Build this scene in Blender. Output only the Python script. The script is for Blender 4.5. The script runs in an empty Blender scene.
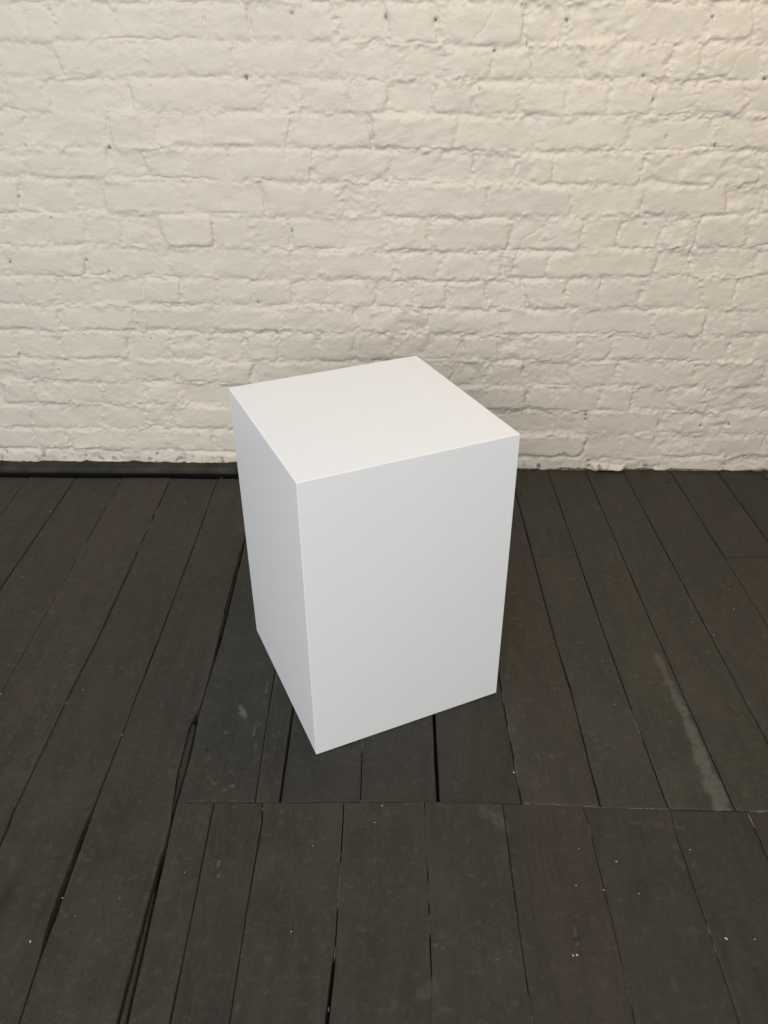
import bpy, math
import numpy as np
from mathutils import Matrix, Vector

scene = bpy.context.scene
COL = scene.collection

# ------------------------------------------------------------------ measured plan (metres)
CAM_H = 1.2284
WALL_Y = 2.2183
BED_X = [-0.82,-0.307,0.201,0.703]
BEDS = [(1.242,1.243,1.242,1.24),(1.165,1.166,1.152,1.158),(1.093,1.085,1.08,1.078),(1.016,1.012,1.005,0.999),(0.935,0.932,0.919,0.922),(0.861,0.848,0.844,0.839),(0.774,0.763,0.758,0.762),(0.69,0.675,0.669,0.679),(0.606,0.596,0.594,0.602),(0.525,0.522,0.512,0.513),(0.451,0.444,0.439,0.438),(0.363,0.356,0.361,0.36),(0.293,0.284,0.283,0.279),(0.219,0.215,0.203,0.203),(0.138,0.135,0.126,0.125),(0.064,0.055,0.049,0.049)]
HEADS = [
    [-0.903,-0.835,-0.692,-0.584,-0.479,-0.372,-0.166,-0.047,0.068,0.275,0.378,0.516,0.707,0.809],
    [-0.846,-0.626,-0.421,-0.212,-0.012,0.094,0.21,0.308,0.423,0.637,0.709,0.851],
    [-0.989,-0.886,-0.68,-0.347,-0.256,-0.144,-0.041,0.065,0.171,0.286,0.398,0.498,0.61,0.707,0.83],
    [-0.955,-0.75,-0.631,-0.511,-0.293,-0.084,0.132,0.332,0.554,0.769],
    [-0.766,-0.667,-0.563,-0.454,-0.237,-0.039,0.179,0.281,0.383,0.604,0.904],
    [-1.019,-0.864,-0.792,-0.582,-0.373,-0.161,-0.073,0.215,0.431,0.617,0.836,0.934],
    [-1.081,-0.86,-0.762,-0.659,-0.518,-0.404,-0.305,-0.157,-0.05,0.065,0.281,0.372,0.472,0.573,0.686,0.779,0.91],
    [-1.094,-0.877,-0.652,-0.385,-0.31,-0.231,-0.031,0.1,0.271,0.304,0.388,0.682,0.773,0.843,0.948],
    [-1.081,-0.976,-0.865,-0.732,-0.622,-0.518,-0.42,-0.31,-0.212,-0.076,0.033,0.122,0.233,0.334,0.446,0.539,0.655,0.819,0.914],
    [-0.982,-0.768,-0.553,-0.344,-0.136,0.07,0.276,0.488,0.703,0.848],
    [-1.126,-1.0,-0.797,-0.679,-0.567,-0.46,-0.361,-0.248,-0.141,-0.034,0.07,0.174,0.274,0.383,0.503,0.594,0.714,0.828,0.931,1.003],
    [-1.032,-0.817,-0.67,-0.554,-0.444,0.139,0.245,0.353,0.492,0.623,0.759,0.854,0.955,1.045],
    [-1.205,-1.117,-1.007,-0.9,-0.775,-0.672,0.37,0.463,0.585,0.684,0.799,0.899,1.022],
    [-1.138,-0.918,-0.776,-0.692,0.456,0.552,0.771,0.977],
    [-1.04,-0.842,-0.729,-0.585,0.559,0.666,0.781,0.897,0.99,1.105],
    [-1.259,-1.142,-1.004,-0.828,-0.688,0.422,0.58,0.796,0.996,1.091],
]
WALL_PITS = [(-0.629,1.075,0.6),(-0.757,0.933,1.2),(-0.844,1.233,0.5),(-0.988,1.12,0.5),(-1.027,0.964,0.5),(-0.973,0.938,0.7),(-0.873,0.924,0.4),(-0.268,1.223,0.9),(-0.391,1.089,1.4),(-0.047,1.214,1.1),(0.069,1.208,1.2),(0.377,1.204,1.2),(0.288,1.157,0.9),(0.212,1.143,1.1),(0.18,1.062,0.8),(0.27,1.236,0.5),(0.716,1.21,1.0),(0.575,1.089,0.8),(0.607,1.038,1.0),(0.867,1.081,1.1),(0.655,0.954,0.8),(0.779,0.934,1.0),(-1.02,0.815,0.7),(-0.946,0.761,0.6),(-1.087,0.645,1.0),(-0.875,0.649,1.2),(-0.817,0.618,0.7),(-0.302,0.727,1.0),(-0.515,0.745,0.7),(-0.411,0.53,1.0),(-0.104,0.574,0.6),(-0.454,0.913,0.6),(0.637,0.742,0.8),(-1.129,0.378,0.8),(-0.993,0.36,0.7),(-1.022,0.329,0.6),(-1.011,0.229,0.7),(-0.874,0.393,0.4),(-0.732,0.426,0.5),(-1.132,0.051,1.4),(-1.134,0.037,1.0),(-0.771,0.05,1.1),(-1.25,0.054,0.9),(-1.271,0.028,0.9),(-0.999,0.041,0.9),(-1.141,0.114,0.5),(-0.684,0.048,0.8),(-0.363,0.443,1.2),(0.349,0.338,1.0),(0.549,0.19,1.0),(0.551,0.174,1.0),(0.56,0.089,0.7),(0.484,0.056,0.8),(0.499,0.062,0.8),(0.426,0.011,1.1),(0.579,0.033,1.1),(0.582,0.014,1.2),(0.771,0.16,1.0),(0.9,0.156,1.1),(0.982,0.161,1.1),(0.769,0.111,0.6),(0.998,0.049,1.1),(1.053,0.053,1.1),(0.798,0.017,0.7)]
JOINTS = {
    'L1': [(-1.158,1.927),(-1.166,2.143)],
    'L2': [(-1.009,1.584),(-1.016,2.145)],
    'L3': [(-0.852,1.221),(-0.855,1.395),(-0.87,2.134)],
    'L4': [(-0.696,0.862),(-0.697,0.896),(-0.701,0.927),(-0.703,1.094),(-0.705,1.231),(-0.701,1.399),(-0.718,2.096)],
    'L5': [(-0.544,0.575),(-0.552,0.705),(-0.557,0.915),(-0.558,0.984),(-0.558,1.114),(-0.56,1.203),(-0.559,1.289),(-0.56,1.4),(-0.566,1.867),(-0.573,2.131)],
    'L6': [(-0.389,0.582),(-0.409,0.919),(-0.41,1.067),(-0.417,1.169),(-0.417,1.403),(-0.43,1.81)],
    'L7': [(-0.266,0.964),(-0.275,1.208)],
    'L7b': [(-0.221,0.964),(-0.224,1.191)],
    'L8': [(-0.073,0.962),(-0.076,1.103)],
    'L9': [(0.069,0.965),(0.068,1.175)],
    'L10': [(0.221,0.977),(0.214,1.214)],
    'L11': [(0.363,0.961),(0.36,1.257),(0.352,1.415),(0.339,2.056)],
    'L12': [(0.485,0.963),(0.476,1.214),(0.47,1.417),(0.455,2.184)],
    'L13': [(0.604,0.961),(0.59,1.419),(0.573,2.153)],
    'L14': [(0.723,1.117),(0.713,1.421),(0.691,2.172)],
    'L15': [(0.857,1.472),(0.837,2.163)],
    'L16': [(0.992,1.83),(0.982,2.178)],
    'M1': [(-0.34,0.959),(-0.339,0.919),(-0.331,0.713),(-0.327,0.581)],
    'M2': [(-0.252,0.959),(-0.247,0.921),(-0.246,0.745),(-0.242,0.581)],
    'M3': [(-0.104,0.962),(-0.102,0.924),(-0.099,0.689),(-0.103,0.584)],
    'M4': [(0.044,0.956),(0.045,0.926),(0.047,0.791),(0.049,0.587)],
    'M5': [(0.186,0.959),(0.187,0.887),(0.187,0.803),(0.191,0.59)],
    'M6': [(0.331,0.959),(0.334,0.932),(0.336,0.806),(0.337,0.744),(0.338,0.659),(0.337,0.597)],
    'M7': [(0.487,0.956),(0.483,0.899),(0.484,0.816),(0.486,0.73),(0.486,0.596)],
    'M8': [(0.625,0.956),(0.626,0.929),(0.627,0.864)],
}
PAINT_FLECKS = [(-1.161,2.121,1.0),(-1.022,1.953,1.1),(-0.973,1.636,0.8),(-0.798,1.449,0.9),(-0.887,1.493,0.6),(-0.561,2.156,0.9),(-1.049,1.814,0.6),(-0.642,2.008,0.7),(-0.68,1.238,1.0),(-0.851,1.223,1.0),(-0.558,1.114,0.8),(-0.702,1.199,0.6),(-0.731,1.168,0.5),(-0.575,0.693,1.3),(-0.551,0.766,0.9),(-0.362,0.815,1.0),(-0.336,0.626,1.2),(-0.457,0.767,0.7),(-0.519,0.735,0.8),(-0.17,0.717,1.0),(-0.151,0.87,0.7),(-0.033,0.955,1.3),(0.168,0.937,1.1),(-0.045,0.919,0.9),(0.125,0.849,1.0),(0.137,0.68,1.0),(0.15,0.679,1.1),(0.17,0.691,0.8),(0.291,0.804,1.1),(0.272,0.689,1.6),(0.266,0.688,1.3),(0.367,0.85,1.2),(0.308,0.873,0.7),(0.335,0.797,1.0),(0.509,0.719,1.6),(0.507,0.72,1.2),(0.552,0.719,1.0),(0.391,0.792,0.8),(0.499,0.875,1.0),(0.215,1.035,1.5),(0.231,1.123,0.9),(0.277,1.083,0.8),(0.488,1.99,0.8),(0.228,1.346,0.9),(0.444,1.215,1.0),(0.799,1.533,0.9),(0.813,1.61,0.6),(0.342,1.338,0.7),(0.72,1.439,0.9),(0.684,1.484,0.9),(0.445,1.347,0.6),(0.256,1.438,0.7)]
NAIL_HOLES = [(-0.38,1.08,1.2),(0.316,1.772,0.8),(0.326,1.754,0.7),(0.369,1.743,0.9),(0.444,1.749,1.0),(0.44,1.848,0.7),(0.371,1.855,0.7),(0.525,1.84,0.8),(0.809,2.142,1.3),(-0.255,1.603,0.01),(0.275,0.715,1.2)]
SCUFFS = [(-0.336,1.197,-0.32,1.169,0.004,1.0),(-0.337,1.18,-0.318,1.164,0.003,0.8),(-0.364,1.012,-0.347,0.996,0.002,0.9),(-0.328,0.985,-0.319,0.987,0.002,0.9),(-0.318,0.992,-0.311,0.994,0.002,0.8),(-0.295,1.14,-0.294,1.119,0.002,0.8),(-0.293,1.151,-0.282,1.146,0.002,0.6),(-0.29,1.268,-0.287,1.238,0.002,0.5),(-0.353,1.123,-0.344,1.121,0.002,0.5),(-0.308,0.836,-0.304,0.807,0.002,0.7),(-0.287,1.101,-0.286,1.081,0.002,0.35),(0.571,1.372,0.574,1.326,0.01,0.35),(0.574,1.326,0.581,1.207,0.012,0.5),(0.581,1.207,0.582,1.096,0.013,0.62),(0.582,1.096,0.58,1.013,0.017,0.62),(0.581,1.02,0.579,0.953,0.02,0.62),(0.152,0.954,0.186,0.917,0.013,0.2),(0.452,0.926,0.501,0.919,0.005,0.2),(0.409,0.929,0.434,0.923,0.005,0.16),(0.052,0.7,0.07,0.693,0.003,0.5),(0.277,0.737,0.275,0.705,0.002,0.6),(0.031,0.625,0.052,0.637,0.013,0.15),(0.469,0.861,0.478,0.84,0.004,0.18)]
L6_LEFT = [(-.4035, .50), (-.4035, .578), (-.410, .850), (-.4055, .872), (-.4135, .946), (-.424, 1.029), (-.427, 1.14), (-.4205, 1.18)]
END_JOINT = [(-.43, .955), (-.092, .962), (.072, .965), (.272, .964), (.365, .960), (.54, .957), (.662, .957), (1.2, .957)]


# ------------------------------------------------------------------ noise helpers
def _hash(ix, iy, seed):
    h = (ix.astype(np.int64) * 374761393 + iy.astype(np.int64) * 668265263 + seed * 2147483629) & 0xFFFFFFFF
    h = ((h ^ (h >> 13)) * 1274126177) & 0xFFFFFFFF
    h = h ^ (h >> 16)
    h = (h * 2246822519) & 0xFFFFFFFF
    h = h ^ (h >> 15)
    return h.astype(np.float64) / 4294967295.0


def vnoise(x, y, seed=0):
    x = np.asarray(x, float); y = np.asarray(y, float)
    x, y = np.broadcast_arrays(x, y)
    ix = np.floor(x); iy = np.floor(y)
    fx = x - ix; fy = y - iy
    fx = fx * fx * fx * (fx * (fx * 6 - 15) + 10); fy = fy * fy * fy * (fy * (fy * 6 - 15) + 10)
    a = _hash(ix, iy, seed); b = _hash(ix + 1, iy, seed)
    c = _hash(ix, iy + 1, seed); d = _hash(ix + 1, iy + 1, seed)
    return ((a + (b - a) * fx) * (1 - fy) + (c + (d - c) * fx) * fy) * 2 - 1


def fbm(x, y, seed=0, octaves=4, gain=.5):
    s = 0; amp = 1; tot = 0
    for o in range(octaves):
        c, sn = math.cos(.6 * o), math.sin(.6 * o)
        k = 2.03 ** o
        s = s + amp * vnoise((c * x - sn * y) * k + 17.3 * o, (sn * x + c * y) * k - 9.1 * o, seed + o * 101)
        tot += amp; amp *= gain
    return s / tot


def smooth(a, b, x):
    t = np.clip((x - a) / (b - a), 0, 1)
    return t * t * (3 - 2 * t)


# ------------------------------------------------------------------ mesh helpers
def grid_faces(nr, nc, base=0):
    i = np.arange(nr - 1)[:, None] * nc + np.arange(nc - 1)[None, :] + base
    return np.stack([i, i + 1, i + nc + 1, i + nc], -1).reshape(-1, 4)


def build_mesh(name, verts, quads, mats, mat_index=None, attrs=None, smooth_shade=True, flip=False):
    verts = np.ascontiguousarray(verts, dtype=np.float32)
    quads = np.ascontiguousarray(quads[:, ::-1] if flip else quads, dtype=np.int32)
    me = bpy.data.meshes.new(name)
    me.vertices.add(len(verts)); me.vertices.foreach_set('co', verts.ravel())
    me.loops.add(quads.size); me.loops.foreach_set('vertex_index', quads.ravel())
    me.polygons.add(len(quads))
    me.polygons.foreach_set('loop_start', np.arange(0, quads.size, 4, dtype=np.int32))
    for m in mats:
        me.materials.append(m)
    if mat_index is not None:
        me.polygons.foreach_set('material_index', np.ascontiguousarray(mat_index, dtype=np.int32))
    for k, v in (attrs or {}).items():
        a = me.attributes.new(k, 'FLOAT', 'POINT')
        a.data.foreach_set('value', np.ascontiguousarray(v, dtype=np.float32))
    me.update(calc_edges=True)
    me.validate()
    me.polygons.foreach_set('use_smooth', np.full(len(me.polygons), smooth_shade))
    o = bpy.data.objects.new(name, me)
    COL.objects.link(o)
    return o


# ------------------------------------------------------------------ material helpers
class Nodes:
    def __init__(self, name):
        self.m = bpy.data.materials.new(name); self.m.use_nodes = True
        self.t = self.m.node_tree; self.bsdf = self.t.nodes['Principled BSDF']

    def n(self, kind, **kw):
        nd = self.t.nodes.new(kind)
        for k, v in kw.items():
            if k in nd.inputs.keys():
                nd.inputs[k].default_value = v
            else:
                setattr(nd, k, v)
        return nd

    def link(self, a, b):
        self.t.links.new(a, b)

    def attr(self, name):
        return self.n('ShaderNodeAttribute', attribute_name=name).outputs['Fac']

    def noise(self, vec, scale, detail=4, rough=.55, dist=0.):
        nd = self.n('ShaderNodeTexNoise'); nd.inputs['Scale'].default_value = scale
        nd.inputs['Detail'].default_value = detail; nd.inputs['Roughness'].default_value = rough
        nd.inputs['Distortion'].default_value = dist
        self.link(vec, nd.inputs['Vector']); return nd.outputs['Fac']

    def ramp(self, fac, a, b, lo=0., hi=1.):
        nd = self.n('ShaderNodeMapRange', interpolation_type='SMOOTHSTEP')
        self.link(fac, nd.inputs['Value'])
        nd.inputs['From Min'].default_value = a; nd.inputs['From Max'].default_value = b
        nd.inputs['To Min'].default_value = lo; nd.inputs['To Max'].default_value = hi
        return nd.outputs['Result']

    def mix(self, fac, a, b, blend='MIX'):
        nd = self.n('ShaderNodeMix', data_type='RGBA', blend_type=blend)
        for s, v in ((nd.inputs[0], fac), (nd.inputs[6], a), (nd.inputs[7], b)):
            if hasattr(v, 'is_output'):
                self.link(v, s)
            elif isinstance(v, (int, float)):
                s.default_value = v
            else:
                s.default_value = (*v, 1)
        return nd.outputs[2]

    def math(self, op, a, b=0.):
        nd = self.n('ShaderNodeMath', operation=op)
        for s, v in ((nd.inputs[0], a), (nd.inputs[1], b)):
            if hasattr(v, 'is_output'):
                self.link(v, s)
            else:
                s.default_value = v
        return nd.outputs[0]

    def bump(self, h, strength, dist, normal=None):
        nd = self.n('ShaderNodeBump'); nd.inputs['Strength'].default_value = strength
        nd.inputs['Distance'].default_value = dist
        self.link(h, nd.inputs['Height'])
        if normal is not None:
            self.link(normal, nd.inputs['Normal'])
        return nd.outputs['Normal']


def mat_wall():
    k = Nodes('painted_brick')
    pos = k.n('ShaderNodeTexCoord').outputs['Object']
    c = k.mix(k.ramp(k.noise(pos, 3.2, 3), .35, .65), WALL_A, WALL_B)
    c = k.mix(k.ramp(k.noise(pos, 38, 4), .45, .75, 0, .35), c, WALL_C)
    dirt = k.math('MULTIPLY', k.attr('dirt'), k.ramp(k.noise(pos, 210, 3), .3, .6, .35, .95))
    c = k.mix(dirt, c, (.075, .06, .042))
    k.link(c, k.bsdf.inputs['Base Color'])
    k.bsdf.inputs['Roughness'].default_value = .5
    k.bsdf.inputs['Specular IOR Level'].default_value = .35
    nb = k.bump(k.noise(pos, 300, 3), .35, .0014)
    nb = k.bump(k.noise(pos, 95, 4, .6, .6), .38, .003, nb)
    k.link(nb, k.bsdf.inputs['Normal'])
    return k.m


def mat_wood():
    k = Nodes('black_stained_boards')
    pos = k.n('ShaderNodeTexCoord').outputs['Object']
    off = k.n('ShaderNodeCombineXYZ')
    k.link(k.math('MULTIPLY', k.attr('board'), 7.31), off.inputs[0])
    k.link(k.math('MULTIPLY', k.attr('board'), 3.77), off.inputs[1])
    sh = k.n('ShaderNodeVectorMath', operation='ADD'); k.link(pos, sh.inputs[0]); k.link(off.outputs[0], sh.inputs[1])
    st = k.n('ShaderNodeVectorMath', operation='MULTIPLY'); k.link(sh.outputs[0], st.inputs[0]); st.inputs[1].default_value = (1, .16, 1)
    grain = k.noise(st.outputs[0], 120, 5, .6, 1.2)
    broad = k.noise(st.outputs[0], 22, 4, .55, 1.5)
    blot = k.noise(sh.outputs[0], 7.5, 5, .6, .4)
    c = k.mix(k.ramp(broad, .32, .7), WOOD_A, WOOD_B)
    wv = k.n('ShaderNodeTexWave', wave_type='BANDS', bands_direction='X', wave_profile='SAW')
    wv.inputs['Scale'].default_value = 26; wv.inputs['Distortion'].default_value = 9
    wv.inputs['Detail'].default_value = 3; wv.inputs['Detail Scale'].default_value = 1.2
    k.link(st.outputs[0], wv.inputs['Vector'])
    figure = k.math('MULTIPLY', k.ramp(wv.outputs['Fac'], .35, 1., 0, .42), k.ramp(k.noise(sh.outputs[0], 5, 2), .42, .66))
    c = k.mix(figure, c, (.0155, .0138, .0105))
    c = k.mix(k.ramp(blot, .42, .72, 0, .75), c, WOOD_C)
    c = k.mix(k.ramp(grain, .52, .8, 0, .28), c, (.012, .0105, .009))
    c = k.mix(k.ramp(k.noise(sh.outputs[0], 60, 5, .65, .3), .50, .78, 0, .55), c, (.074, .068, .052))
    c = k.mix(k.ramp(k.noise(sh.outputs[0], 300, 3, .6), .60, .76, 0, .55), c, (.10, .091, .074))
    c = k.mix(k.ramp(k.noise(sh.outputs[0], 130, 5, .75), .52, .25, 0, .7), c, (.015, .0135, .0105))
    hue = k.attr('hue')
    c = k.mix(hue, c, k.mix(1., c, (1.16, .95, .88), 'MULTIPLY'))
    tint = k.n('ShaderNodeCombineColor')
    for s in range(3):
        k.link(k.attr('tint'), tint.inputs[s])
    c = k.mix(1., c, tint.outputs[0], 'MULTIPLY')
    wear = k.math('MULTIPLY', k.attr('wear'), k.ramp(k.noise(sh.outputs[0], 110, 4), .25, .6, .4, 1))
    c = k.mix(wear, c, (.118, .109, .090))
    c = k.mix(k.attr('dirt'), c, (.006, .0055, .005))
    k.link(c, k.bsdf.inputs['Base Color'])
    k.link(k.ramp(blot, .3, .7, .52, .68), k.bsdf.inputs['Roughness'])
    k.bsdf.inputs['Specular IOR Level'].default_value = .32
    nb = k.bump(grain, .35, .0012)
    nb = k.bump(k.noise(sh.outputs[0], 240, 3), .2, .0006, nb)
    k.link(nb, k.bsdf.inputs['Normal'])
    return k.m


def mat_plain(name, col, rough=.6, var=.12, scale=40, spec=.3, bump=.1, bdist=.001):
    k = Nodes(name)
    pos = k.n('ShaderNodeTexCoord').outputs['Object']
    nz = k.noise(pos, scale, 4)
    c = k.mix(k.ramp(nz, .3, .7), tuple(v * (1 - var) for v in col), tuple(min(1, v * (1 + var)) for v in col))
    k.link(c, k.bsdf.inputs['Base Color'])
    k.bsdf.inputs['Roughness'].default_value = rough
    k.bsdf.inputs['Specular IOR Level'].default_value = spec
    k.link(k.bump(nz, bump, bdist), k.bsdf.inputs['Normal'])
    return k.m


# colours (linear)
WALL_A = (.655, .588, .488); WALL_B = (.681, .608, .503); WALL_C = (.621, .558, .458)
WOOD_A = (.0250, .0228, .0158); WOOD_B = (.0340, .0308, .0215); WOOD_C = (.0422, .0370, .0268)
M_WALL = mat_wall()
M_WOOD = mat_wood()
M_SUB = mat_plain('underfloor_dirt', (.010, .009, .008), .9)
M_DUST = mat_plain('dried_dust', (.13, .118, .093), .9, .45, 150)
M_FLECK = mat_plain('white_paint_fleck', (.34, .325, .28), .7, .1)
M_NAIL = mat_plain('rusted_iron', (.012, .010, .009), .6, .3)
M_BASE = mat_plain('dark_painted_strip', (.043, .040, .031), .75, .3, 14, .12, .25, .002)
M_PLINTH = mat_plain('satin_white_paint', (.812, .805, .79), .42, .006, 3, .4, .03, .0004)


# ------------------------------------------------------------------ brick wall
def axis(lo, hi, a, b, fine, coarse):
    """graded coordinates: fine spacing in [a, b], coarse outside"""
    mid = np.arange(a, b + fine / 2, fine)
    left = np.arange(a - coarse, lo - coarse / 2, -coarse)[::-1]
    right = np.arange(mid[-1] + coarse, hi + coarse / 2, coarse)
    return np.concatenate([left, mid, right])


def make_wall():
    xs = axis(-3.0, 3.0, -1.40, 1.28, .0027, .014)
    zs = axis(-.02, 2.7, -.02, 1.28, .0026, .014)
    zs = zs[zs >= -.0205]
    X, Z = np.meshgrid(xs, zs)
    # gentle waviness of the courses and of the upright joints
    bw = .0056 * fbm(X * 8, Z * 3.2, 5, 3) + .0016 * fbm(X * 34, Z * 12, 6, 2)
    hw = .0075 * fbm(X * 5, Z * 20, 9, 3)
    lvl = [np.interp(xs, BED_X, b) for b in BEDS]                 # top to bottom, visible courses
    up = []
    step = .0745
    for k in range(1, 21):
        up.append(lvl[0] + step * k)
    beds = up[::-1] + lvl + [np.full_like(xs, -.03)]
    first = len(up)
    rows = len(beds) - 1
    rng = np.random.default_rng(11)
    H = np.zeros_like(X); dj = np.full_like(X, 9.); dhead = np.full_like(X, 9.)
    lower = np.zeros(X.shape, bool)
    for r in range(rows):
        tp = beds[r][None, :] + bw; bt = beds[r + 1][None, :] + bw
        m_ = (Z < tp) & (Z >= bt)
        rr_ = np.nonzero(m_.any(1))[0]
        if len(rr_) == 0:
            continue
        S = slice(rr_[0], rr_[-1] + 1)
        m = m_[S]; top = tp[S]; bot = bt[S]; x_, z_, hw_ = X[S], Z[S], hw[S]
        hd = list(HEADS[r - first]) if r >= first else [-.6]
        # carry the bond on past the measured stretch
        while hd[-1] < 3.2:
            hd.append(hd[-1] + (.215 if rng.random() < .6 else .107))
        hd = hd[::-1]
        while hd[-1] > -3.2:
            hd.append(hd[-1] - (.215 if rng.random() < .6 else .107))
        hd = np.array(hd[::-1])
        n = len(hd) + 1
        sl = rng.normal(0, .13, len(hd)); bend = rng.normal(0, 2.2, len(hd))
        zm = (top + bot) / 2
        idx = np.zeros(x_.shape, int)
        dh = np.full(x_.shape, 9.)
        for h, s, q in zip(hd, sl, bend):
            pos = h + (s * (z_ - zm) + q * (z_ - zm) ** 2) + hw_
            idx += (x_ > pos)
            dh = np.minimum(dh, np.abs(x_ - pos))
        off = rng.normal(0, .0013, n); tz = rng.normal(.007, .020, n); tx = rng.normal(0, .008, n)
        cx = np.concatenate([[hd[0] - .1], (hd[1:] + hd[:-1]) / 2, [hd[-1] + .1]])
        # tz > 0: the lower arris stands out a little, as on hand-made bricks
        hb = off[idx] - tz[idx] * (z_ - zm) + tx[idx] * (x_ - cx[idx])
        broken = rng.random(n) < .16
        hb = hb - broken[idx] * (.0014 + .006 * np.maximum(fbm(x_ * 22, z_ * 26, 77, 3), -.2))
        db = np.minimum(top - z_, z_ - bot)
        H[S] = np.where(m, hb, H[S]); dj[S] = np.where(m, db, dj[S]); dhead[S] = np.where(m, dh, dhead[S])
        up_ = np.where(m, (z_ - bot) < (top - z_), False); lower[S] = np.where(m, up_, lower[S])
    # how well each stretch of joint has been filled by mortar and old paint
    fillb = smooth(-.30, .40, fbm(X * 7, Z * 14, 31, 3))
    fillh = smooth(-.45, .25, fbm(X * 9, Z * 9, 37, 2))
    ragged = .0050 * fbm(X * 42, Z * 42, 41, 3)
    wb = .0085 + .0040 * fbm(X * 7, Z * 7, 43, 2)
    d_b = np.maximum(dj + ragged * .8, 0); d_h = np.maximum(dhead + ragged, 0)
    kk = .0055
    near = np.exp(-d_b / kk) + (1 - .5 * fillh) * np.exp(-d_h / kk)
    d_c = np.maximum(-kk * np.log(near + 1e-9), 0)                # rounded corners where joints meet
    H *= smooth(-.002, .011, d_c)                                  # faces run softly into the joints
    H -= (.0034 - .0030 * fillb) * np.exp(-(d_c / wb) ** 2)
    H -= .0015 * np.exp(-d_c / .012)
    close = np.exp(-d_c / .012)
    chip = fbm(X * 48, Z * 62, 191, 4)
    H += close * (.0038 * smooth(-.06, .06, chip) - .0019) * smooth(-.25, .35, fbm(X * 8, Z * 11, 195, 2))
    H += close * (.0028 * fbm(X * 90, Z * 105, 197, 2) + .0024 * np.abs(fbm(X * 36, Z * 50, 193, 3)))
    H *= 1 - .35 * smooth(.1, -.5, X) * smooth(.35, .85, Z)         # thicker paint over the upper left stretch
    # mortar squeezed out and smeared over the arris in places
    smear = smooth(.05, .55, fbm(X * 15, Z * 26, 53, 3)) * np.exp(-(dj / .013) ** 2)
    H += .0050 * smear * (.6 + .4 * fbm(X * 60, Z * 75, 59, 2))
    # thin open cracks beside the joints
    crack_b = smooth(.18, .45, fbm(X * 9, Z * 16, 61, 3)) * np.exp(-((dj - .0055 + ragged * 1.5) / .0019) ** 2) * np.where(lower, 1., .25)
    crack_h = smooth(.12, .42, fbm(X * 11, Z * 10, 67, 2)) * np.exp(-((dhead + ragged * .9 - .0015) / .0021) ** 2)
    H -= .0030 * crack_b + .0032 * crack_h
    # lumps, trowel drags and flakes under the paint
    H += .0022 * fbm(X * 13, Z * 17, 71, 3) + .0007 * fbm(X * 30, Z * 46, 73, 3)
    patch = smooth(.0, .5, fbm(X * 4.2, Z * 5.5, 83, 2))
    H += .0012 * fbm((X + .5 * Z) * 16, (Z - .35 * X) * 52, 79, 3) * patch
    rid2 = 1 - np.abs(fbm(X * 15 - Z * 12, Z * 13 + X * 7, 179, 2)) * 6.5
    H -= .0012 * smooth(.2, 1, rid2) * smooth(.12, .5, fbm(X * 7, Z * 8, 183, 2))
    H += .0030 * fbm(X * 2.1, Z * 1.7, 101, 2)
    # pits where fixings were pulled out, dark inside
    dirt = np.zeros_like(X)
    for q, (px, pz, s) in enumerate(WALL_PITS):
        ax = .9 if q % 3 else .6
        i0, i1 = np.searchsorted(xs, [px - .03, px + .03]); j0, j1 = np.searchsorted(zs, [pz - .03, pz + .03])
        xx = X[j0:j1, i0:i1]; zz = Z[j0:j1, i0:i1]
        wob = .0014 * vnoise(xx * 260, zz * 260, 400 + q)
        rr = np.hypot((xx - px) / ax, (zz - pz) * (1.0 if ax > .7 else .62)) + wob
        R = .0027 + .0021 * s
        H[j0:j1, i0:i1] -= .005 * s * np.exp(-(np.maximum(rr, 0) / R) ** 2)
        dirt[j0:j1, i0:i1] = np.maximum(dirt[j0:j1, i0:i1], min(1, s * .95) * (1 - smooth(R * .45, R * 1.05, rr)))
    # foot of the wall: paint stops raggedly, bare dark mortar below
    edge = .004 + .006 * fbm(X * 32, Z * 10, 109, 4) + np.where(X < .3, .016, 0)
    dirt = np.maximum(dirt, (1 - smooth(-.0012, .0018, Z - edge)))
    speck = smooth(.37, .46, fbm(X * 45, Z * 55, 127, 3)) * (1 - smooth(.006, .040, Z - edge))
    dirt = np.maximum(dirt, .8 * speck)
    H -= .004 * (1 - smooth(-.002, .003, Z - edge))
    # a lump of painted mortar sticking out at the foot of the right half
    lx, lz = .640, .0
    bump = smooth(.055, .040, np.abs(X - lx + .004 * vnoise(Z * 90, X * 40, 3))) * smooth(.0245, .014, Z + .006 * fbm(X * 40, Z * 5, 8, 2)) * smooth(.000, .004, Z)
    H += .015 * bump * (1 + .25 * fbm(X * 45, Z * 60, 131, 3))
    dirt = np.where(bump > .3, np.maximum(dirt * .45, .85 * smooth(.2, .5, fbm(X * 60, Z * 70, 137, 3))), dirt)
    V = np.stack([X, WALL_Y - H, Z], -1).reshape(-1, 3)
    nr, nc = X.shape
    F = grid_faces(nr, nc)
    # body of the wall behind the face, so that it has thickness
    n0 = len(V)
    x0, x1, z0, z1 = xs[0], xs[-1], zs[0], zs[-1]
    back = np.array([(x0, WALL_Y + .22, z0), (x1, WALL_Y + .22, z0), (x1, WALL_Y + .22, z1), (x0, WALL_Y + .22, z1),
                     (x0, WALL_Y + .02, z0), (x1, WALL_Y + .02, z0), (x1, WALL_Y + .02, z1), (x0, WALL_Y + .02, z1)])
    bf = np.array([(1, 0, 3, 2), (0, 4, 7, 3), (5, 1, 2, 6), (7, 6, 2, 3), (4, 0, 1, 5)]) + n0
    V = np.concatenate([V, back]); F = np.concatenate([F, bf])
    o = build_mesh('wall_back', V, F, [M_WALL], attrs={'dirt': np.concatenate([dirt.ravel(), np.zeros(8)])})
    o['kind'] = 'structure'
    return o


make_wall()


# ------------------------------------------------------------------ board floor
SLOPE = -.0205


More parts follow.
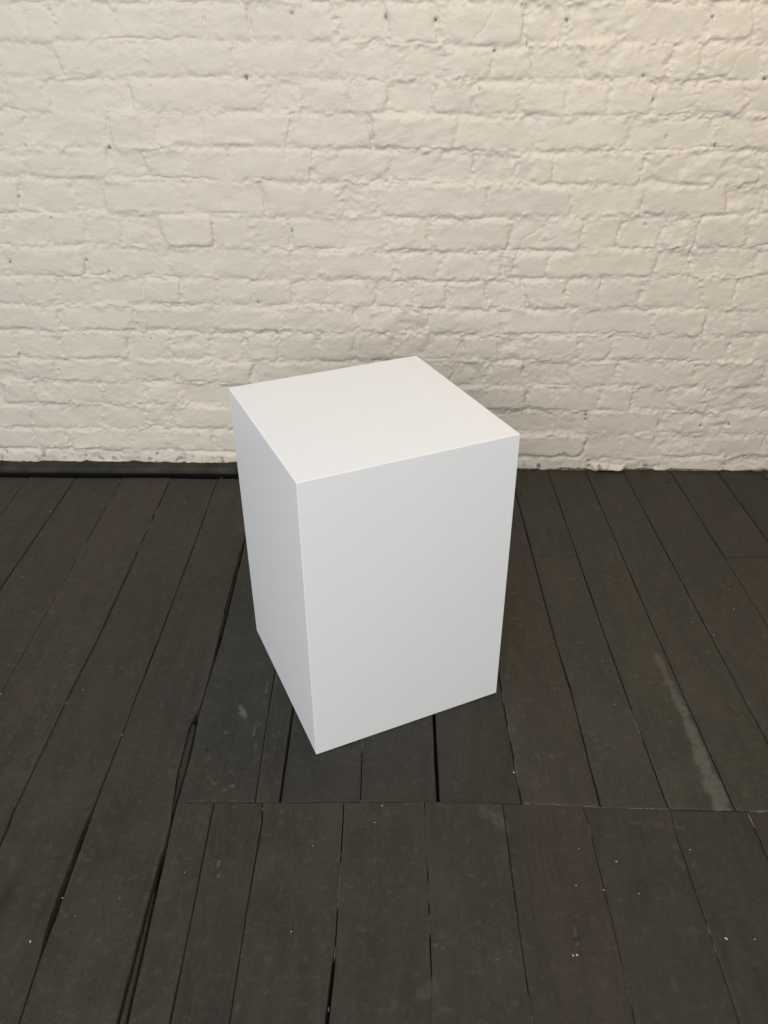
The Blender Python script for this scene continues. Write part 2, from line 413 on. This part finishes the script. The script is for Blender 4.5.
def joint_fn(key, seed):
    pts = sorted(JOINTS[key], key=lambda p: p[1]) if isinstance(key, str) else [(key, 1.5)]
    ys = np.array([p[1] for p in pts]); xv = np.array([p[0] for p in pts])

    def fn(y):
        y = np.asarray(y, float)
        x = np.interp(y, ys, xv)
        x = x + np.where(y > ys[-1], (y - ys[-1]) * SLOPE, 0) + np.where(y < ys[0], (y - ys[0]) * SLOPE, 0)
        return x + .0004 * fbm(y * 14, y * 0 + seed, seed, 3)
    return fn


# open width of each joint (half, in metres), optionally varying along y
GAP = {'L1': .0023, 'L2': .0026, 'L3': .0015, 'L4': .0013, 'L5': .0017, 'L6': .0020, 'L7': .0011, 'L7b': .0025, 'L8': .0009,
       'L9': .0028, 'L10': .0013, 'L11': .0019, 'L12': .0016, 'L13': .0016, 'L14': .0015, 'L15': .0016, 'L16': .0018,
       'M1': .0015, 'M2': .0011, 'M3': .0010, 'M4': .0008, 'M5': .0006, 'M6': .0005, 'M7': .0005, 'M8': .0006}


def gap_fn(key, seed, side):
    g = GAP.get(key, .0012)

    def fn(y):
        v = g * (1 + .45 * fbm(y * 7, y * 0 + 3.3, seed + 7, 3))
        if key == 'L5':
            v = v + .0042 * smooth(.66, .72, y) * smooth(.95, .88, y) * (1 + .3 * fbm(y * 60, y * 0, 3, 2)) * (1.3 if side < 0 else .5)
            v = v + .003 * smooth(1.28, 1.32, y) * smooth(1.42, 1.36, y) * (side < 0) * .6
        if key == 'L6':
            if side > 0:
                v = v + .0012 * smooth(1.3, 1.4, y) * smooth(1.85, 1.7, y)
            else:
                v = v + .0064 * smooth(1.25, 1.42, y) * smooth(1.88, 1.70, y) * (.8 + .5 * fbm(y * 45, y * 0, 19, 3))
        if key == 'M3':
            v = v + .002 * smooth(.70, .66, y)
        return v
    return fn


verts, quads, mati, A_board, A_tint, A_hue, A_wear, A_dirt = [], [], [], [], [], [], [], []
count = [0]


def seg_dist(x, y, x0, y0, x1, y1):
    dx, dy = x1 - x0, y1 - y0
    t = np.clip(((x - x0) * dx + (y - y0) * dy) / (dx * dx + dy * dy + 1e-12), 0, 1)
    return np.hypot(x - x0 - t * dx, y - y0 - t * dy)


def add_grid(P, mat, board=0., tint=1., hue=0., wear=None, dirt=None):
    nr, nc = P.shape[:2]
    verts.append(P.reshape(-1, 3)); q = grid_faces(nr, nc, count[0]); quads.append(q)
    mati.append(np.full(len(q), mat)); n = nr * nc; count[0] += n
    A_board.append(np.full(n, board)); A_tint.append(np.full(n, tint)); A_hue.append(np.full(n, hue))
    A_wear.append(np.zeros(n) if wear is None else wear.ravel()); A_dirt.append(np.zeros(n) if dirt is None else dirt.ravel())


bid = [0]
brng = np.random.default_rng(5)


def board(xl, xr, y0, y1, tint=1., hue=.3, dz=None, fine=True, tilt=None):
    """one board: xl, xr are functions of y, y0/y1 functions of x (ends)"""
    b = bid[0]; bid[0] += 1
    dz = brng.normal(0, .0007) if dz is None else dz
    tilt = brng.normal(0, .0011) if tilt is None else tilt
    ym0, ym1 = float(np.min(y0(np.array([xl(1.), xr(1.)])))), float(np.max(y1(np.array([xl(1.), xr(1.)]))))
    fa, fb = max(ym0, .42), ym1
    if fine and fb > fa:
        ny = int((fb - fa) / .0045) + 2
        yy = np.linspace(fa, fb, ny)
        if ym0 < fa:
            yy = np.concatenate([np.linspace(ym0, fa, max(3, int((fa - ym0) / .03)))[:-1], yy])
    else:
        yy = np.linspace(ym0, ym1, max(4, int((ym1 - ym0) / .03)))
    w = abs(float(xr((ym0 + ym1) / 2) - xl((ym0 + ym1) / 2)))
    inner = np.linspace(0, 1, max(4, int(w / (.0034 if fine else .02))))[1:-1]
    e = np.array([0, .0006, .0015, .0028, .0045]) / w
    inner = inner[(inner > e[-1] * 1.3) & (inner < 1 - e[-1] * 1.3)]
    u = np.concatenate([e, inner, 1 - e[::-1]])
    t = np.concatenate([[0, .0006, .0015, .003], (yy[1:-1] - yy[0]), [yy[-1] - yy[0] - .003, yy[-1] - yy[0] - .0015, yy[-1] - yy[0] - .0006, yy[-1] - yy[0]]])
    t = np.unique(np.round(t, 6)); t = t / t[-1]
    yc = ym0 + t * (ym1 - ym0)
    l, r = xl(yc), xr(yc)
    X = l[:, None] + u[None, :] * (r - l)[:, None]
    Y0 = y0(X); Y1 = y1(X)
    Y = Y0 + t[:, None] * (Y1 - Y0)
    de = np.minimum(u, 1 - u)[None, :] * (r - l)[:, None]
    dend = np.minimum(t, 1 - t)[:, None] * (ym1 - ym0) + 0 * X
    rag = .0006 * np.maximum(fbm(X * 30 + b, Y * 45, 200 + b, 3), 0)
    d = np.minimum(de, dend * 1.2)
    Zt = dz + tilt * (u[None, :] - .5) - .0007 * np.exp(-np.maximum(d - rag, 0) / .0009) - rag * np.exp(-d / .004)
    Zt = Zt + .0006 * fbm(X * 5 + b * 3.1, Y * 2, 210, 2) + .00035 * fbm(X * 60 + b, Y * 9, 220, 3)
    # wear and dirt belonging to the boards themselves
    wear = np.zeros_like(X); dirt = np.zeros_like(X)
    if fine:
        for q, (xa, ya, xb, yb, hw_, s) in enumerate(SCUFFS):
            dd = seg_dist(X, Y, xa, ya, xb, yb)
            if dd.min() < hw_ * 3 + .01:
                dd = dd + hw_ * .6 * fbm(X * 60, Y * 60, 300 + q, 3)
                if max(ya, yb) > .962:
                    dd = np.where(Y > .9575, dd, 9.)            # stays on its own board
                wear = np.maximum(wear, s * (1 - smooth(hw_ * .35, hw_ * 1.05, dd)))
        for (kx, ky, kr) in KNOTS:
            rr = np.hypot(X - kx, (Y - ky) * .6)
            if rr.min() < .06:
                rr = rr + .004 * fbm(X * 60, Y * 60, 330, 2)
                ring = .5 + .5 * np.cos(rr / kr * 6.3)
                dirt = np.maximum(dirt, .55 * ring * np.exp(-(rr / (kr * 1.9)) ** 2) + .35 * (1 - smooth(kr * .4, kr * .8, rr)))
        edge_w = smooth(.1, .5, fbm(X * 4 + b, Y * 6, 240, 3)) * np.exp(-(de / .0035) ** 2)
        wear = np.maximum(wear, .12 * edge_w)
        for (nx, ny, s) in NAIL_HOLES:
            rr = np.hypot(X - nx, Y - ny)
            if s > .1 and rr.min() < .01:
                R = .0030 * s
                Zt = Zt - .003 * s * np.exp(-(rr / R) ** 2)
                dirt = np.maximum(dirt, 1 - smooth(R * .7, R * 1.5, rr))
    # side skirts going down into the gaps
    P = np.stack([X, Y, Zt], -1)
    P = np.concatenate([P[:, :1] * [1, 1, 0] - [0, 0, .055], P, P[:, -1:] * [1, 1, 0] - [0, 0, .055]], 1)
    P = np.concatenate([P[:1] * [1, 1, 0] - [0, 0, .055], P, P[-1:] * [1, 1, 0] - [0, 0, .055]], 0)
    pad = lambda a: np.pad(a, 1, mode='edge')
    add_grid(P, 0, b * 1.0, tint, hue, pad(wear), pad(dirt))


KNOTS = [(-.672, .735, .012), (-.648, .760, .008), (-.275, .56, .012), (.40, .80, .008)]


def const(v):
    return lambda x: np.zeros_like(np.asarray(x, float)) + v


def end_far(x):
    return np.interp(x, [p[0] for p in END_JOINT], [p[1] for p in END_JOINT]) + .0010 + .0008 * vnoise(np.asarray(x) * 90, np.asarray(x) * 0, 3)


def end_near(x):
    return np.interp(x, [p[0] for p in END_JOINT], [p[1] for p in END_JOINT]) - .0010 - .0006 * vnoise(np.asarray(x) * 80, np.asarray(x) * 0 + 5, 4)


def edges(ka, kb):
    ja = joint_fn(ka, SEED[ka]); jb = joint_fn(kb, SEED[kb])
    ga = gap_fn(ka, SEED[ka], 1); gb = gap_fn(kb, SEED[kb], -1)
    return (lambda y: ja(y) + ga(y)), (lambda y: jb(y) - gb(y))


SEED = {}
for i_, k_ in enumerate(JOINTS):
    SEED[k_] = 500 + 11 * i_
left_out = [-1.158 - .1505 * k for k in range(1, 13)][::-1]
right_out = [.992 + .139 * k for k in range(1, 15)]
near_out = [.625 + .146 * k for k in range(1, 17)]
for i_, k_ in enumerate(left_out + right_out + near_out):
    SEED[k_] = 900 + 7 * i_

FAR_Y = const(2.236); STRIP_Y = lambda x: 2.1505 + .0016 * vnoise(np.asarray(x) * 7, np.asarray(x) * 0, 44); NEAR_Y = const(-1.3)
# boards running the whole depth, left of the crooked seam
seq = left_out + ['L1', 'L2', 'L3', 'L4', 'L5']
tints = {('L1', 'L2'): (.95, .5), ('L2', 'L3'): (1.0, .55), ('L3', 'L4'): (1.06, .5), ('L4', 'L5'): (1.0, .25)}
for a_, b_ in zip(seq[:-1], seq[1:]):
    tn, hu = tints.get((a_, b_), (float(brng.uniform(.85, 1.1)), float(brng.uniform(.1, .5))))
    fl, fr = edges(a_, b_)
    board(fl, fr, NEAR_Y, STRIP_Y, tn, hu, fine=isinstance(b_, str))
# the board left of the seam, with its chipped right edge
fl, fr = edges('L5', 'L6')


def chipped(y):
    y = np.asarray(y, float)
    base = fr(y)
    lx = np.interp(y, [p[1] for p in L6_LEFT], [p[0] for p in L6_LEFT]) - .0016 + .0006 * fbm(y * 40, y * 0, 12, 2)
    lx = np.where(y < .578, np.interp(y, [-1.3, .578], [-.365, -.4035]), lx)
    return np.where(y < 1.18, np.minimum(lx, base), base)


board(fl, chipped, NEAR_Y, STRIP_Y, .98, .25)
j6 = joint_fn('L6', SEED['L6'])


def strip(y0, y1, z, xa, xb, tint):
    yy = np.arange(y0, y1, .004); u = np.linspace(0, 1, 7)
    l, r = xa(yy), xb(yy)
    X = l[:, None] + u * (r - l)[:, None]; Y = np.repeat(yy[:, None], 7, 1)
    Z = z(yy)[:, None] - .0018 * np.abs(u - .5)[None, :] * 2 + .0012 * fbm(X * 120, Y * 60, 63, 3)
    P = np.stack([X, Y, Z], -1)
    P = np.concatenate([P[:, :1] * [1, 1, 0] - [0, 0, .055], P, P[:, -1:] * [1, 1, 0] - [0, 0, .055]], 1)
    add_grid(P, 0, bid[0] * 1., tint, .4); bid[0] += 1


# the sliver split off along the seam, and the splintered hollow further up
strip(-1.2, .862, lambda y: -.0014 - .003 * smooth(.80, .862, y),
      lambda y: np.where(y < .578, np.interp(y, [-1.3, .578], [-.363, -.4012]), np.interp(y, [.578, .85, .872], [-.4008, -.4075, -.4045])),
      lambda y: j6(y) - .0034 - .001 * fbm(y * 30, y * 0, 4, 2), .85)
strip(.93, 1.15, lambda y: -.0016 + 0 * y,
      lambda y: np.interp(y, [.93, .946, 1.029, 1.14], [-.4113, -.4146, -.4252, -.4282]) + .0008 * fbm(y * 60, y * 0, 5, 2), lambda y: j6(y) - .0020 - .0006 * fbm(y * 50, y * 0, 6, 2), .62)
strip(1.42, 1.80, lambda y: -.0045 + 0 * y,
      lambda y: j6(y) - .0068 - .0012 * fbm(y * 60, y * 0, 8, 2), lambda y: j6(y) - .0026, .7)

# far set, from the seam to the right
seq = ['L6', 'L7', 'L7b', 'L8', 'L9', 'L10', 'L11', 'L12', 'L13', 'L14', 'L15', 'L16'] + right_out
tints = {('L6', 'L7'): (.92, .0), ('L7', 'L7b'): (.88, .1), ('L7b', 'L8'): (.80, .0), ('L8', 'L9'): (.80, .0), ('L9', 'L10'): (.78, .0),  # boards before the plinth darker: mostly its shadow painted in, partly own tone
         ('L10', 'L11'): (1.06, .35), ('L11', 'L12'): (1.12, .12), ('L12', 'L13'): (1.12, .12), ('L13', 'L14'): (1.10, .12),
         ('L14', 'L15'): (1.06, .15), ('L15', 'L16'): (1.06, .2)}
lift = {'L9': -.0012, 'L10': .0016, 'L7b': -.0008}
for a_, b_ in zip(seq[:-1], seq[1:]):
    tn, hu = tints.get((a_, b_), (float(brng.uniform(.85, 1.1)), float(brng.uniform(.1, .4))))
    fl, fr = edges(a_, b_)
    fine = isinstance(b_, str)
    if a_ in ('L15', 'L11'):
        yj = 1.7535
        board(fl, fr, end_far, const(yj - .0020), tn, hu, fine=fine)
        board(fl, fr, const(yj + .0016), FAR_Y, tn * .95, hu, fine=fine)
    else:
        board(fl, fr, end_far, STRIP_Y if a_ in ('L6', 'L7', 'L7b') else FAR_Y, tn, hu, lift.get(a_), fine=fine)
# near set
seq = ['L6', 'M1', 'M2', 'M3', 'M4', 'M5', 'M6', 'M7', 'M8'] + near_out
tints = {('L6', 'M1'): (1.02, .55), ('M1', 'M2'): (.95, .15), ('M2', 'M3'): (.98, .1), ('M3', 'M4'): (.92, .05), ('M4', 'M5'): (.95, .1),
         ('M5', 'M6'): (.86, .55), ('M6', 'M7'): (.87, .3), ('M7', 'M8'): (.86, .15)}
for a_, b_ in zip(seq[:-1], seq[1:]):
    tn, hu = tints.get((a_, b_), (float(brng.uniform(.85, 1.0)), float(brng.uniform(.1, .4))))
    fl, fr = edges(a_, b_)
    board(fl, fr, NEAR_Y, end_near, tn, hu, fine=isinstance(b_, str) or b_ < .9)


def dust(key, y0, y1, w, thr, side=0.):
    """pale dust packed into a joint, in broken runs"""
    j = joint_fn(key, SEED[key])
    yy = np.arange(y0, y1, .003)
    v = fbm(yy * 22, yy * 0 + SEED[key], 71, 3) > thr
    k = 0
    while k < len(yy):
        if v[k]:
            e = k
            while e < len(yy) and v[e]:
                e += 1
            if e - k >= 3:
                ys = yy[k:e]; tap = np.sin(np.linspace(.15, math.pi - .15, e - k)) ** .5
                hw_ = w * tap * (1 + .4 * fbm(ys * 120, ys * 0, 5, 2))
                u = np.array([-1, -.4, .4, 1])
                X = j(ys)[:, None] + side + u * hw_[:, None]
                Z = np.array([-.0032, -.0004, -.0004, -.0032])[None] + .0005 * fbm(X * 300, ys[:, None] * 200, 9, 2)
                add_grid(np.stack([X, np.repeat(ys[:, None], 4, 1), Z], -1), 2)
            k = e
        else:
            k += 1


dust('M4', .50, .955, .0010, -.25); dust('M5', .50, .80, .0012, .0); dust('M3', .60, .86, .0009, .1)
dust('M6', .55, .955, .0010, .22); dust('M7', .5, .955, .0010, .25); dust('M8', .80, .955, .0010, .15)
dust('L12', .963, 1.20, .0012, .0, -.0012); dust('L10', 1.0, 1.25, .0011, .05, .0012); dust('L8', .963, 1.14, .0008, .0)
dust('L3', 1.55, 2.15, .0010, .12); dust('L4', 1.75, 2.15, .0010, .15); dust('M2', .80, .95, .0010, .15)


def dust_end(x0, x1, w, thr):
    xx = np.arange(x0, x1, .003)
    yj = np.interp(xx, [p[0] for p in END_JOINT], [p[1] for p in END_JOINT])
    hw_ = np.maximum(w * smooth(thr, thr + .3, fbm(xx * 25, xx * 0, 15, 3)) * (1 + .5 * fbm(xx * 140, xx * 0, 16, 2)), .00005)
    u = np.array([-1, -.4, .4, 1])
    Y = yj[:, None] + u * hw_[:, None]
    Z = np.array([-.0032, -.0003, -.0003, -.0032])[None] + .0004 * fbm(xx[:, None] * 300, Y * 200, 9, 2)
    add_grid(np.stack([np.repeat(xx[:, None], 4, 1), Y, Z], -1)[:, ::-1], 2)


dust_end(.225, .488, .0016, -.35); dust_end(.63, .80, .0011, -.1)

# flecks of paint and grit stuck to the boards
frng = np.random.default_rng(3)
for (fx, fy, s) in PAINT_FLECKS:
    n = 7; R = .0012 * s
    a = np.linspace(0, 2 * math.pi, n); a[-1] = a[0]
    el = frng.uniform(.6, 1.6); th = frng.uniform(0, 3.1)
    rad = R * frng.uniform(.7, 1.2, n); rad[-1] = rad[0]
    rings = []
    for sc, z in ((1.15, .0002), (1.0, .0011), (.55, .0019), (.02, .0020)):
        x = np.cos(a) * rad * sc * el ** .5; y = np.sin(a) * rad * sc / el ** .5
        rings.append(np.stack([fx + x * math.cos(th) - y * math.sin(th), fy + x * math.sin(th) + y * math.cos(th), np.full(n, z)], -1))
    P = np.stack(rings, 0)
    add_grid(P, 3)

# what lies under the gaps
add_grid(np.array([[(-3.02, -1.32, -.0555), (3.02, -1.32, -.0555)], [(-3.02, 2.25, -.0555), (3.02, 2.25, -.0555)]], float), 1)
add_grid(np.array([[(-3.02, 2.216, -.0555), (3.02, 2.216, -.0555)], [(-3.02, 2.216, -.006), (3.02, 2.216, -.006)]], float), 1)   # dark riser added to stop background light leaking in under the wall
floor = build_mesh('floor', np.concatenate(verts), np.concatenate(quads), [M_WOOD, M_SUB, M_DUST, M_FLECK], np.concatenate(mati),
                   {'board': np.concatenate(A_board), 'tint': np.concatenate(A_tint), 'hue': np.concatenate(A_hue),
                    'wear': np.concatenate(A_wear), 'dirt': np.concatenate(A_dirt)})
floor['kind'] = 'structure'


# ------------------------------------------------------------------ low dark strip along the left part of the wall
def make_strip():
    xs = np.arange(-3.0, -.078, .006)
    prof = [(2.225, .0225), (2.186, .0205), (2.1795, .0200), (2.1765, .0180), (2.1755, .0145), (2.1756, .0060), (2.1765, .0018), (2.180, .0004), (2.190, .0002), (2.225, .0002)]
    P = np.zeros((len(xs), len(prof), 3))
    for k, (y, z) in enumerate(prof):
        P[:, k, 0] = xs
        P[:, k, 1] = y + .0012 * fbm(xs * 3, xs * 0 + k * .2, 3, 3)
        P[:, k, 2] = z + .0012 * fbm(xs * 6, xs * 0 + k * .3, 8, 3)
    nr, nc = P.shape[:2]
    V = P.reshape(-1, 3); F = grid_faces(nr, nc)
    c0, c1 = len(V), len(V) + 1
    V = np.concatenate([V, P[:1].mean(1), P[-1:].mean(1)])
    caps = []
    for k in range(nc - 1):
        caps.append((k + 1, k, c0, c0)); b = (nr - 1) * nc
        caps.append((b + k, b + k + 1, c1, c1))
    me = bpy.data.meshes.new('baseboard_back')
    me.from_pydata(V.tolist(), [], [tuple(f) for f in F.tolist()] + [c[:3] for c in caps])
    me.update()
    for p in me.polygons:
        p.use_smooth = True
    me.materials.append(M_BASE)
    o = bpy.data.objects.new('baseboard_back', me); COL.objects.link(o)
    o['kind'] = 'structure'


make_strip()

# ------------------------------------------------------------------ the plinth


def make_panel(name, origin, eu, ev, w, h, parent, mat, thick=.012, ease=.0010):
    """a mitred board: outer face at origin + [0,w] eu + [0,h] ev, thickness going inwards, outer arris eased"""
    o_, eu, ev = Vector(origin), Vector(eu), Vector(ev)
    inn = -(eu.cross(ev))
    rings = [(ease, 0.), (ease * .55, ease * .08), (ease * .29, ease * .29), (thick, thick)]
    V, F = [], []
    for ins, dep in rings:
        for (u, v) in ((ins, ins), (w - ins, ins), (w - ins, h - ins), (ins, h - ins)):
            V.append(tuple(o_ + eu * u + ev * v + inn * dep))
    F.append((0, 1, 2, 3))
    for r in range(3):
        for k in range(4):
            p, q = r * 4 + k, r * 4 + (k + 1) % 4
            F.append((q, p, p + 4, q + 4))
    F.append((15, 14, 13, 12))
    me = bpy.data.meshes.new(name); me.from_pydata(V, [], F); me.update()
    me.materials.append(mat)
    o = bpy.data.objects.new(name, me); COL.objects.link(o); o.parent = parent
    return o


plinth = bpy.data.objects.new('display_plinth', None)
COL.objects.link(plinth)
plinth.location = (-.1643, 1.0706, 0)
plinth.rotation_euler = (0, 0, math.radians(25.41))
plinth['label'] = 'plain white square display plinth standing on the dark floorboards before the brick wall'
plinth['category'] = 'plinth'
PW, PD, PZ0, PZ1 = .4047, .4073, .0006, .6100
PH = PZ1 - PZ0
make_panel('top_panel', (0, 0, PZ1), (1, 0, 0), (0, 1, 0), PW, PD, plinth, M_PLINTH)
make_panel('side_panel', (0, 0, PZ0), (1, 0, 0), (0, 0, 1), PW, PH, plinth, M_PLINTH)
make_panel('side_panel', (PW, 0, PZ0), (0, 1, 0), (0, 0, 1), PD, PH, plinth, M_PLINTH)
make_panel('side_panel', (PW, PD, PZ0), (-1, 0, 0), (0, 0, 1), PW, PH, plinth, M_PLINTH)
make_panel('side_panel', (0, PD, PZ0), (0, -1, 0), (0, 0, 1), PD, PH, plinth, M_PLINTH)

# ------------------------------------------------------------------ camera
cam = bpy.data.cameras.new('camera'); co = bpy.data.objects.new('camera', cam); COL.objects.link(co)
R_ = Vector((.99970754, .0234118, -.00606057)); U_ = Vector((-.0072765, .53019409, .84784508)); F_ = R_.cross(U_)
m = Matrix((R_, U_, F_)).transposed().to_4x4(); m.translation = (0, 0, CAM_H)
co.matrix_world = m
cam.sensor_fit = 'VERTICAL'; cam.sensor_height = 24; cam.sensor_width = 18
cam.lens = 803.01 / 1024 * 24
cam.clip_start = .02
scene.camera = co


# ------------------------------------------------------------------ light
def area(name, loc, target, size, power, color, sy=None):
    l = bpy.data.lights.new(name, 'AREA'); l.energy = power; l.color = color
    l.shape = 'RECTANGLE'; l.size = size; l.size_y = sy or size
    o = bpy.data.objects.new(name, l); COL.objects.link(o); o.location = loc
    o.rotation_euler = (Vector(target) - Vector(loc)).to_track_quat('-Z', 'Y').to_euler()
    return o


area('skylight', (-.1, -.3, 3.1), (0, .8, 0), 1.2, 39.5, (.62, .785, 1))
area('side_window_daylight', (-3.3, -.9, 1.8), (0, 1.5, .4), 2.0, 48.5, (.82, .89, 1), 1.8)
area('ceiling_lamp_warm', (1.3, 1.0, 2.9), (.5, 2.1, 1.0), .8, 23.4, (1, .74, .43))
area('window_daylight', (-.6, -3.3, 2.3), (0, 1.4, .4), 3.4, 164, (1, 1, 1), 1.8)
w = bpy.data.worlds.new('World'); scene.world = w; w.use_nodes = True
bg = w.node_tree.nodes['Background']; bg.inputs[0].default_value = (1, .88, .70, 1); bg.inputs[1].default_value = .08


vs = scene.view_settings
scene.display_settings.display_device = 'sRGB'
vs.view_transform = 'Standard'; vs.look = 'None'; vs.exposure = 0; vs.gamma = 1; vs.use_curve_mapping = False
